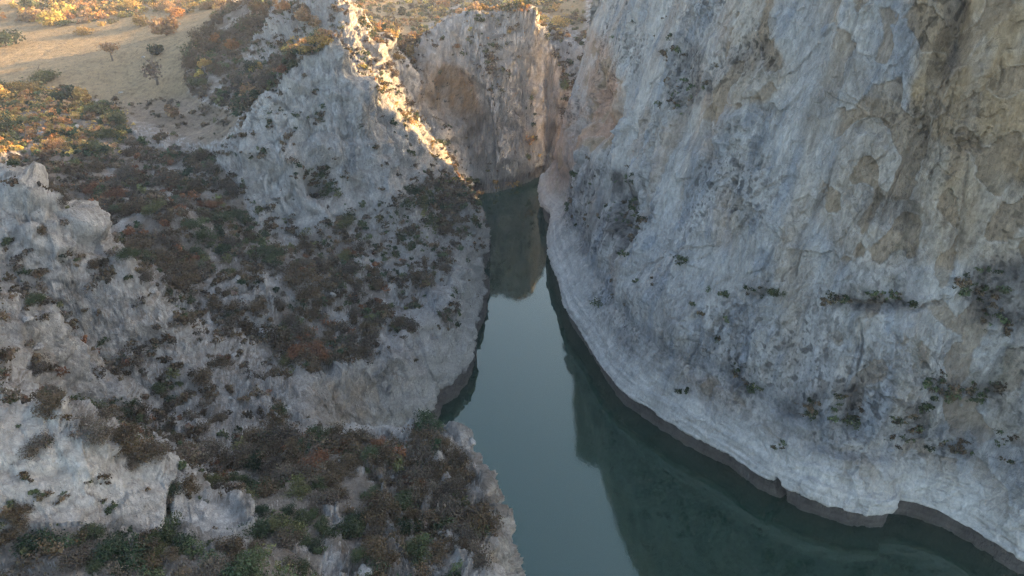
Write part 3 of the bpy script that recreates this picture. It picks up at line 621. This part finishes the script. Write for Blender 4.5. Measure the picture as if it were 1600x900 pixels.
def limbs(r, h, rad, n=6, spread=.8, k=6, top=.95):
    """tapered trunk with limbs"""
    Vs, Fs = [], []; off_ = 0
    def tube(pts, rr):
        nonlocal off_
        for i, (p, q_) in enumerate(zip(pts, rr)):
            a = np.arange(k) * 2 * math.pi / k; Vs.append(np.stack([p[0] + q_ * np.cos(a), p[1] + q_ * np.sin(a), np.full(k, p[2])], -1))
        for i in range(len(pts) - 1):
            for j in range(k): Fs.append((off_ + i * k + j, off_ + i * k + (j + 1) % k, off_ + (i + 1) * k + (j + 1) % k, off_ + (i + 1) * k + j))
        off_ += k * len(pts)
    tp = [np.array([.04 * h * math.sin(2.1 * t_ + 1), .03 * h * math.cos(3 * t_), h * top * t_ - .3 * (t_ == 0)]) for t_ in np.linspace(0, 1, 7)]
    tube(tp, rad * np.linspace(1.25, .15, 7))
    for i in range(n):
        b = tp[2 + i % 4]; an = r.uniform(0, 6.28); ln = h * r.uniform(.22, .42)
        d_ = np.array([math.cos(an) * spread, math.sin(an) * spread, r.uniform(.5, 1)])
        tube([b, b + d_ * ln * .5, b + d_ * ln + np.array([0, 0, .1 * ln])], rad * np.array([.5, .3, .08]))
    return np.concatenate(Vs), np.array(Fs)
def quads(n): return np.arange(4 * n).reshape(-1, 4)
def no_obj(name, V, Fq, mat, col=None):
    o = mesh_from(name, V, Fq, mat, col, smooth=False); COL.objects.unlink(o); me = o.data; bpy.data.objects.remove(o); return me
if True:
    R_ = np.random.default_rng(11)

# scatter over the land by true ground area and survey density
a_ = np.cross(np.gradient(P2, axis=0), np.gradient(P2, axis=1)); area = np.linalg.norm(a_, axis=-1)
st3 = st2
clump = fbm(X / 7 + 50, Y / 7, Z / 9, 3)
clump2 = fbm(X / 15 + 20, Y / 15, Z / 15, 3)
dens = np.clip(veg, 0, 1)
dens = np.where(dens > .5, dens * .15 * (1 + 1.3 * clump) * ss(-.42, -.15, clump2 + .22 * (R < 118)), dens * .24 * np.clip(1 + 4 * clump, 0, 3))
dens *= ss(.75, .5, steep) * (Dn > np.where(Y < 125, 7.5, 3.5)) * (Z > 9) * (R < 760) * (R > 45)
dens *= np.where(R > 430, .45 * np.clip(.6 + 3 * clump2, 0, 2.2), 1)
ex_ = (dens * area); inview = (px_l := project(P2[..., 0], P2[..., 1], P2[..., 2]))
vis = (inview[0] > -300) & (inview[0] < 1650) & (inview[1] > -60) & (inview[1] < 1000)
ex_ = ex_ * vis
print("expected shrubs", ex_.sum())
hit = np.flatnonzero(R_.uniform(size=ex_.size) < ex_.ravel())
pos = P2.reshape(-1, 3)[hit]; hn = veg.ravel()[hit]; hs = soil.ravel()[hit]
# shrubs in the cracks of the right wall
WALLV = [(1075,110,45,70,26),(1050,150,30,30,14),(978,330,26,70,60),(920,300,40,60,34),(1190,455,28,10,8),(1300,465,30,8,8),(1370,465,55,9,16),(1420,470,25,12,6),(1155,580,16,14,7),(1175,600,14,12,5),
   (1530,450,45,35,26),(1560,500,30,35,14),(1475,600,40,24,20),(1500,620,40,14,14),(1430,655,30,26,18),(1320,640,22,34,14),(1570,690,14,30,10),(1490,700,50,12,12),(1540,605,30,12,10),
   (1260,640,25,14,8),(1215,695,12,8,4),(1060,690-80,16,10,3),(1000,50,60,40,6),(1100,480,50,40,5),(1065,405,8,8,3),(960,470,40,40,5),(1010,440,20,10,4),(1400,690,30,10,6),(1120,530,10,8,3)]
# clumps on the massif, the peak and the cliff below it
LANDV = [(570,90,14,18,10),(600,145,12,20,14),(640,188,14,16,16),(682,225,16,12,18),(715,262,12,14,14),(738,290,7,9,6),(790,289,38,5,12),(832,235,10,22,9),
   (770,95,60,60,12),(755,60,10,10,5),(735,55,10,10,6),(715,72,8,5,3),(690,80,10,6,4),(790,65,8,10,4),(765,75,16,9,7),(815,75,10,12,4),(775,100,14,10,6),(790,118,18,8,8),(770,138,12,6,5),(840,30,12,5,5),(800,80,30,30,12),
   (735,15,14,3,5),(790,20,14,3,5),(828,165,4,16,4),(835,190,5,10,3),(700,200,8,6,3),
   (62,772,18,7,5),(100,780,9,14,4),(40,745,12,8,3),(72,690,10,8,2),(30,668,8,5,2),(140,745,30,16,5),(175,790,16,14,5),(275,760,5,5,2),(230,770,5,4,1),(300,775,8,6,2),(20,800,14,16,4),(262,800,6,16,5),(345,825,14,8,3),(330,848,12,6,3),(320,780,10,5,3),
   (30,440,26,18,6),(10,380,10,12,3),(100,400,30,10,6),(150,350,8,5,2),(45,500,30,16,6),
   (490,145,8,5,4),(493,187,13,9,7),(470,180,10,6,3),(430,170,16,12,5),(420,205,10,14,6),(400,240,12,14,6),(455,205,8,8,3),(585,232,7,5,3),(560,200,8,5,2),(650,235,14,10,8),(680,265,20,12,8),(600,260,12,8,4),(505,290,24,14,16),(535,275,10,10,5),(570,195,8,5,2),
   (700,500,20,22,22),(718,462,14,6,5),(632,516,18,7,8),(735,480,5,5,2),(738,392,4,6,2)]
def ell(L_, A):
    out = []
    pr = _proj[id(A)]; a = A.reshape(-1, 3)
    m0 = (pr[0] > -20) & (pr[0] < 1640) & (pr[1] > -20) & (pr[1] < 900)
    a = a[m0]; u_, v_ = pr[0][m0], pr[1][m0]; dd = np.linalg.norm(a - np.array([0, 0, CAM_H]), axis=1)
    for cx, cy, rx, ry, n in L_:
        m_ = ((u_ - cx) / rx) ** 2 + ((v_ - cy) / ry) ** 2 < 1
        if not m_.any(): continue
        c_ = a[m_]; d_ = dd[m_]; c_ = c_[d_ < np.percentile(d_, 50) + 12]
        out.append(c_[R_.integers(0, len(c_), n)])
    return np.concatenate(out)
wallp = ell(WALLV, Q2); landp = ell(LANDV, P2)
pos = np.concatenate([pos, wallp, landp]); hn = np.concatenate([hn, np.full(len(wallp) + len(landp), .3)]); hs = np.concatenate([hs, np.zeros(len(wallp) + len(landp))])
onwall = np.zeros(len(pos), bool); onwall[-len(wallp) - len(landp):] = True
n = len(pos)
sx, sy = project(pos[:, 0], pos[:, 1], pos[:, 2]); dist_c = np.linalg.norm(pos - np.array([0, 0, CAM_H]), axis=1)
size = np.exp(R_.normal(0, .33, n)) * np.where(hn > .5, 1.75, 1.25) * np.where(onwall & (dist_c < 300), .8, 1) * np.where(onwall & (dist_c > 380), 1.2, 1) * np.where(onwall & (dist_c < 135), .5, 1) * np.where(dist_c > 420, 1.7, 1) * np.where((dist_c < 135) & (hn > .5), .8, 1)
# which colour grows where, with shore sunlight painted in as gold
LITZ = raster([(1, [(0,120),(110,150),(235,195),(180,235),(0,245)]), (1, [(0,0),(350,0),(340,20),(150,40),(0,30)]), (1, [(545,70),(650,195),(745,300),(735,300),(600,180)]), (1,[(440,55),(520,50),(520,80),(450,80)]), (.6,[(550,0),(920,0),(920,60),(560,60)])], blur=3)
REDZ = raster([(.8, [(90,260),(250,230),(330,300),(330,400),(180,380)]), (.6, [(450,400),(640,380),(600,560),(520,590),(440,560)]), (.55,[(430,690),(640,700),(700,780),(560,800),(450,760)]),(.4,[(0,400),(450,600),(380,760),(0,640)]),(.5,[(0,860),(120,860),(120,900),(0,900)])], blur=5)
GREENZ = raster([(.8,[(280,330),(400,330),(420,420),(300,420)]),(.85,[(360,700),(450,760),(560,800),(600,900),(380,900)]),(.5,[(300,90),(510,60),(400,200)]),(.7,[(470,290),(700,300),(700,400),(600,400)]),(.6,[(0,830),(380,850),(380,900),(120,900)])], base=.25, blur=5)
li, re_, gr = look(LITZ, sx, sy), look(REDZ, sx, sy), look(GREENZ, sx, sy)
u1 = R_.uniform(size=n); u2 = R_.uniform(size=n)
kinds = np.empty(n, object)
for i in range(n):
    if u1[i] < li[i] * .8: kinds[i] = ['golden', 'olive', 'tan', 'yellow', 'orange'][min(4, int(u2[i] ** 1.4 * 5))]
    elif u1[i] < li[i] + gr[i] * .75: kinds[i] = 'green' if u2[i] < .55 else ('olive' if u2[i] < .75 else 'dark green')
    elif u2[i] < re_[i] * .16: kinds[i] = 'rust'
    else: kinds[i] = 'brown' if u2[i] < .6 else 'grey brown'
li = np.maximum(li, ((sx > 745) & (sx < 850) & (sy > 215) & (sy < 300)) * 1.0)  # golden tints stand in for sunlight that misses the far shore
kinds[onwall] = np.where(li[onwall] > .4, np.where(u2[onwall] < .45, 'golden', np.where(u2[onwall] < .75, 'olive', 'tan')), np.where(u2[onwall] < .6, 'green', 'brown'))
VIS_Z = DB[np.clip((sy / 2).astype(int), 0, MH - 1), np.clip((sx / 2).astype(int), 0, MW - 1)]
seen = (sx > 8) & (sx < 1592) & (sy > 8) & (sy < 890) & (dist_c < VIS_Z + 6)
app = size * F_PX / dist_c * seen * (~((hn > .5) & (dist_c > 150) & (R_.uniform(size=n) < .0)))
order = np.argsort(-app)
# keep the individuals apart from each other
chosen = []
for i in order:
    if len(chosen) >= 290: break
    if all((sx[i] - sx[j]) ** 2 + (sy[i] - sy[j]) ** 2 > (.55 * (app[i] + app[j])) ** 2 for j in chosen): chosen.append(i)
chosen = np.array(chosen); rest = np.ones(n, bool); rest[chosen] = False
rest_i = np.flatnonzero(rest)
print("shrubs", n, "individual", len(chosen), "app range", app[chosen].min(), app[chosen].max())

# the countless rest: one mass of undergrowth
VV, CC = [], []
for i in rest_i:
    a = size[i] * F_PX / dist_c[i]
    nl = int(np.clip(a * 13 if a < 12 else a * a * 1.5, 30, 1400)); s = size[i]
    V, c = leaves(R_, nl, s * (.052 if nl > 700 else .07 if nl > 450 else .11 if nl > 220 else .15 if nl > 120 else .24), s * R_.uniform(.8, 1.25), s * R_.uniform(.8, 1.25), s * R_.uniform(.6, .95), 3 + (nl > 120) * 2, .45, TINT[kinds[i]] if kinds[i] in TINT else (.1, .1, .05), .3)
    V[:, :2] += pos[i, :2]; V[:, 2] += pos[i, 2] - .3 * s; VV.append(V); CC.append(c * R_.uniform(.6, 1.6))
VV = np.concatenate(VV); CC = np.concatenate(CC); print("undergrowth faces", len(VV) // 4)
ug = mesh_from("undergrowth", VV, quads(len(VV) // 4), M_LEAF, CC, smooth=False); ug['kind'] = 'stuff'; ug['category'] = 'undergrowth'
ug['label'] = 'dense brown and green scrub covering the slopes of the left bank'

# individual shrubs
SHAPES = {}
def shrub_mesh(kind, v):
    if (kind, v) not in SHAPES:
        r = np.random.default_rng(100 + v * 17 + len(kind))
        V, c = leaves(r, 2300, .056, 1, 1, .75, [7, 5, 9][v], .4, TINT[kind], .32)
        if 'grey' in kind or kind == 'brown': V, c = V[:4 * 1800], c[:4 * 1800]
        V[:, 2] -= .2
        lv, lf = limbs(r, 1.1, .05, 7, 1.0, 5, .8)
        me = no_obj("shrub", np.concatenate([V, lv]), np.concatenate([quads(len(V) // 4), lf + len(V)]), M_LEAF, np.concatenate([c, np.full(lv.shape, .07)]))
        SHAPES[(kind, v)] = me
    return SHAPES[(kind, v)]
LM = [(415,522,"the round pale boulder in the thicket"),(195,612,"the big rust shrub on the bare slope"),(60,668,"the crest of the pale rock hump"),(200,722,"the crest of the pale rock hump, halfway along"),
 (262,790,"the dark cleft in the pale rock hump"),(385,842,"the blunt end of the pale rock hump"),(60,820,"the shrubby foot of the pale rock hump"),(60,885,"the rust thicket in the bottom corner"),(655,688,"the rock brow of the ledge"),(738,692,"the lichened knob at the ledge tip"),
 (792,735,"the rock corner over the water"),(815,860,"the pale buttress dropping to the water"),(690,765,"the pale rib crossing the ledge"),(515,830,"the bare path on the ledge"),(440,720,"the inner corner of the ledge"),
 (130,352,"the smooth pale slab on the left"),(30,300,"the knobbly crag at the left edge"),(60,450,"the bare rocks under the crag"),(112,502,"the small white rock"),(480,640,"the streaked cliff face"),(345,620,"the grey outcrop above the ledge"),
 (505,290,"the hollow in the peak"),(490,188,"the dark tuft high on the peak"),(380,250,"the left shoulder of the peak"),(450,370,"the foot of the peak"),(700,243,"the crest running down to the water"),(740,320,"the peak's last spur at the water"),
 (700,500,"the shrubby nook in the bank cliff"),(632,516,"the patch of scrub on the cliff brow"),(560,560,"the low end of the thicket"),(340,380,"the green thicket under the peak"),(200,300,"the reddish thicket on the slope"),(270,230,"the brown hollow below the field"),
 (60,190,"the sunlit golden scrub"),(185,175,"the lower field corner"),(242,78,"the round dark tree in the field"),(250,40,"the big tan tree by the field"),(62,110,"the yellow bush at the shadow's edge"),(360,65,"the bright orange tree"),(400,100,"the two small yellow trees"),
 (480,70,"the golden scrub behind the summit"),(440,30,"the rocky top of the far ridge"),(642,75,"the golden poplar"),(720,130,"the orange hollow of the massif"),(790,115,"the dark clumps on the massif"),(740,20,"the top of the massif"),
 (975,330,"the dark almond hollow in the wall"),(1075,115,"the dark speckled patch high on the wall"),(1190,455,"the small shelf halfway up the wall"),(1370,465,"the long dark overhang"),(1530,450,"the speckled rock at the wall's right"),
 (1475,605,"the dark patches above the shelf"),(1430,655,"the lower dark clumps above the shelf"),(1320,640,"the tapering dark streak above the shelf"),(1155,580,"the small bushy crack"),(1570,690,"the wall's right end above the shelf"),(1490,700,"the shelf edge on the right"),(900,290,"the narrow mouth of the gorge"),(260,560,"the stony slope between hump and thicket"),(60,590,"the stony terraces at the left edge"),(340,700,"the stony slope above the ledge"),(600,800,"the middle of the ledge"),(200,440,"the slope below the smooth slab")]
LMa = np.array([(a, b) for a, b, _ in LM], float)
def where(px_, py_):
    dd = np.hypot(LMa[:, 0] - px_, LMa[:, 1] - py_); k = int(np.argmin(dd)); dx, dy = px_ - LMa[k, 0], py_ - LMa[k, 1]
    if dd[k] < 14: rel = "right beside"
    elif abs(dy) > abs(dx): rel = "above" if dy < 0 else "below"
    else: rel = "left of" if dx < 0 else "right of"
    return k, rel
def settle(items):
    """items: list of (object, x, y, words-before-place). Labels are made unique by order down the slope."""
    byl = {}
    for it in items:
        k, rel = where(it[1], it[2]); byl.setdefault(f"{it[3]} {rel} {LM[k][2]}", []).append(it)
    ORD = ["topmost", "second", "third", "fourth", "fifth", "sixth", "seventh", "eighth", "ninth", "tenth", "eleventh", "twelfth"]
    for lab, its in byl.items():
        its.sort(key=lambda i_: i_[2])
        for j, it in enumerate(its):
            if len(its) == 1: w = ""
            elif len(its) == 2: w = ["upper ", "lower "][j]
            elif j == len(its) - 1: w = "lowest "
            else: w = ORD[min(j, 11)] + " "
            it[0]['label'] = w + lab
med = np.median(app[chosen]); items = []
for i in chosen:
    kd = kinds[i]; me = shrub_mesh(kd, int(R_.integers(0, 3)))
    o = bpy.data.objects.new("shrub", me); COL.objects.link(o)
    s = size[i] * 1.05; o.location = pos[i]; o.scale = (s * R_.uniform(.85, 1.2), s * R_.uniform(.85, 1.2), s * R_.uniform(.8, 1.15)); o.rotation_euler = (0, 0, R_.uniform(0, 6.28))
    o['category'] = 'shrub'; o['group'] = 'shrubs scattered over the rocks'
    sz = "large " if app[i] > med * 1.35 else ("small " if app[i] < med * .9 else "")
    items.append((o, sx[i], sy[i], f"{sz}{kd.replace(' ', '-') if kd == 'grey brown' else kd} shrub"))
settle(items)

# ------------------------------------------------------------------ trees one can tell apart
def tree(px_, py_, hpx, wpx_, kind, label, shape=.8, dense=1.0, seed=0, group=None):
    p = spot(px_, py_, P2)
    if p is None: print("no spot", px_, py_); return
    r = np.random.default_rng(900 + seed); dd = float(np.linalg.norm(p - np.array([0, 0, CAM_H]))); h = hpx * dd / F_PX * 1.02; wd = wpx_ * dd / F_PX / 2
    e = bpy.data.objects.new("tree", None); COL.objects.link(e); e.location = p.tolist(); e['label'] = label; e['category'] = 'tree'
    if group: e['group'] = group
    lv, lf = limbs(r, h, .035 * h, 8, .6, 7, .8)
    tr_ = mesh_from("trunk", lv, lf, M_BARK); tr_.parent = e
    hc = h * shape
    V, c = leaves(r, int(700 * dense), max(.16, .055 * h * (1.3 if dense >= 1 else .8)), wd / .95, wd / .95, hc * .5, 8, .45, TINT[kind], .28)
    V[:, 2] += h - hc * 1.1
    cr_ = mesh_from("crown", V, quads(len(V) // 4), M_LEAF, c, smooth=False); cr_.parent = e
TREES = [(256,52,32,29,'tan','broad tan tree with a rounded crown at the top of the field',.8,1.6),
 (243,82,18,13,'dark green','small round dark green tree alone in the shaded field',.85,1.4),
 (243,130,42,34,'grey brown','half bare brownish tree in the middle of the shaded field',.7,.35),
 (173,92,27,24,'tan','sparse tree with orange top at the shadow edge in the field',.6,.6),
 (62,122,20,34,'olive','bushy olive and yellow tree at the left of the field shadow',.9,1.4),
 (130,50,12,22,'golden','low golden bush-like tree in the lit field',.9,1.2),
 (98,36,10,16,'dark green','low dark green tree at the top edge of the lit field',.9,1.2),
 (6,68,24,30,'dark green','dark green spreading tree at the left edge of the lit field',.9,1.5),
 (272,182,26,15,'tan','slim tan-orange tree in the brown hollow below the field',.75,1.0),
 (361,74,20,19,'orange','brightest orange tree on the shaded slope behind the peak',.9,1.3),
 (336,66,22,16,'orange','orange tree just left of the brightest orange one',.9,1.0),
 (319,103,17,13,'golden','golden tree above the small yellow one near the field',.9,1.1),
 (309,117,12,10,'yellow','smallest yellow tree at the edge of the field',.9,1.1),
 (394,108,13,10,'yellow','left one of two small yellow trees side by side on the slope',.9,1.0),
 (404,106,13,9,'golden','right one of two small yellow trees side by side on the slope',.9,1.0),
 (437,112,18,16,'rust','rust tree on the slope left of the summit',.9,1.0),
 (386,150,24,20,'tan','brownish orange tree low on the slope by the peak shoulder',.9,1.0),
 (478,32,22,22,'tan','tan-orange tree in the cleft of the rocky far ridge',.9,1.2),
 (492,42,14,16,'tan','smaller tan tree just below the tan-orange one in the cleft',.9,1.0),
 (446,12,16,14,'orange','orange tree at the very top of the rocky far ridge',.9,1.0),
 (470,82,17,20,'golden','golden tree in the scrub left of the summit',.9,1.2),
 (500,66,14,18,'golden','golden tree tucked directly behind the summit',.9,1.2),
 (642,86,22,12,'golden','slender golden poplar left of the massif',.95,1.2),
 (623,90,12,14,'golden','low golden tree beside the slender poplar',.9,1.1),
 (715,76,8,14,'orange','low orange tree growing high on the massif',.9,1.0),
 (108,156,22,24,'dark green','dark green tree at the top of the sunlit scrub',.9,1.5),
 (128,158,26,20,'golden','golden tree beside the dark green one above the scrub',.9,1.3),
 (155,175,20,24,'olive','olive tree at the lower corner of the field',.9,1.3),
 (190,190,20,22,'olive','olive tree with a yellow tip below the field corner',.9,1.3),
 (216,36,16,18,'golden','golden tree left of the broad tan tree',.9,1.1),(275,24,18,20,'orange','orange tree above the broad tan tree',.9,1.1),
 (75,34,22,26,'yellow','yellow tree at the head of the lit field',.9,1.3),(45,30,18,22,'tan','tan tree left of the yellow one at the field head',.9,1.2)]
for i, T_ in enumerate(TREES): tree(*T_[:6], shape=T_[6], dense=T_[7], seed=i, group='trees around the field and far ridge')

# ------------------------------------------------------------------ boulders
def ico(sub=3):
    import bmesh
    bm = bmesh.new(); bmesh.ops.create_icosphere(bm, subdivisions=sub, radius=1.0); bm.verts.index_update()
    v = np.array([v.co for v in bm.verts]); f = np.array([[w_.index for w_ in fc.verts] for fc in bm.faces]); bm.free(); return v, f
IV, IF = ico(4)
BO = [(415,524,18,"large rounded pale boulder"),(112,502,8,"small white angular rock"),(200,557,12,"flat pale boulder"),(359,622,6,"small bright white rock"),(612,743,8,"pale oblong boulder"),(645,775,7,"pale jagged rock"),
 (570,893,16,"grey half-buried boulder"),(737,690,11,"lichen-covered boulder"),(470,500,7,"small pale rock"),(240,455,8,"pale split rock"),(330,505,8,"grey boulder"),
 (218,275,7,"white rock"),(90,645,7,"pale rock"),(60,545,8,"grey boulder"),(250,640,8,"grey boulder"),(365,555,8,"pale boulder"),(450,640,9,"pale boulder"),(66,205,8,"sunlit pale boulder"),(100,222,8,"sunlit flat boulder"),(120,195,5,"sunlit small rock"),
 (330,60,4,"white stone"),(222,86,3,"tiny white stone"),(188,141,3,"tiny white stone"),(530,720,6,"pale rock"),(500,860,7,"pale rock"),(690,830,8,"pale rock"),(520,460,7,"pale rock"),(560,430,8,"pale rock"),(600,350,8,"pale rock"),(40,500,8,"grey boulder"),(140,590,7,"pale rock")]
items = []
for i, (a, b, rp, lab) in enumerate(BO):
    p = spot(a, b, P2)
    if p is None: continue
    r = np.random.default_rng(300 + i); s = rp * float(np.linalg.norm(p - np.array([0, 0, CAM_H]))) / F_PX
    o_ = r.uniform(0, 50, 3); v = IV.copy()
    for _ in range(16):     # broken faces
        nr = r.normal(size=3); nr /= np.linalg.norm(nr); h_ = r.uniform(.5, .72); q_ = v @ nr; v = v - np.maximum(q_ - h_, 0)[:, None] * nr * .97
    k_ = 1 + .10 * noise(v[:, 0] * 1.6 + o_[0], v[:, 1] * 1.6, v[:, 2] * 1.6) + .08 * noise(v[:, 0] * 4 + o_[1], v[:, 1] * 4, v[:, 2] * 4) + .03 * noise(v[:, 0] * 11, v[:, 1] * 11 + o_[2], v[:, 2] * 11)
    v = v * k_[:, None] * (s * r.uniform(.9, 1.3), s * r.uniform(.8, 1.1), s * r.uniform(.6, .85))
    cc = np.tile(LIME * r.uniform(.95, 1.25), (len(v), 1)); cc = np.concatenate([cc, np.full((len(v), 1), .5)], 1)
    o = mesh_from("boulder", v, IF, M_ROCK, cc); o.location = (p + np.array([0, 0, -.05 * s])).tolist(); o.rotation_euler = (0, 0, r.uniform(0, 6.28))
    o['category'] = 'boulder'; o['group'] = 'loose boulders on the slopes'; items.append((o, a, b, lab))
settle(items)


# ------------------------------------------------------------------ haze: the air of the gorge
if HAZE:
    m, t = nt("morning_haze"); L = t.links.new
    o_ = N(t, 'ShaderNodeOutputMaterial'); v_ = N(t, 'ShaderNodeVolumePrincipled')
    v_.inputs['Color'].default_value = (.93, .95, 1.0, 1); v_.inputs['Density'].default_value = .00017; v_.inputs['Anisotropy'].default_value = .35
    L(v_.outputs[0], o_.inputs['Volume'])
    lo, hi = (-2300, -400, -9), (1400, 2700, 262)
    hv = np.array([(x, y, z) for x in (lo[0], hi[0]) for y in (lo[1], hi[1]) for z in (lo[2], hi[2])], float)
    hz = mesh_from("haze", hv, np.array([[0, 1, 3, 2], [4, 6, 7, 5], [0, 4, 5, 1], [2, 3, 7, 6], [0, 2, 6, 4], [1, 5, 7, 3]]), m, smooth=False)
    hz.data.materials.clear(); hz.data.materials.append(m); hz['kind'] = 'stuff'; hz['label'] = 'thin bluish haze filling the gorge'; hz['category'] = 'haze'
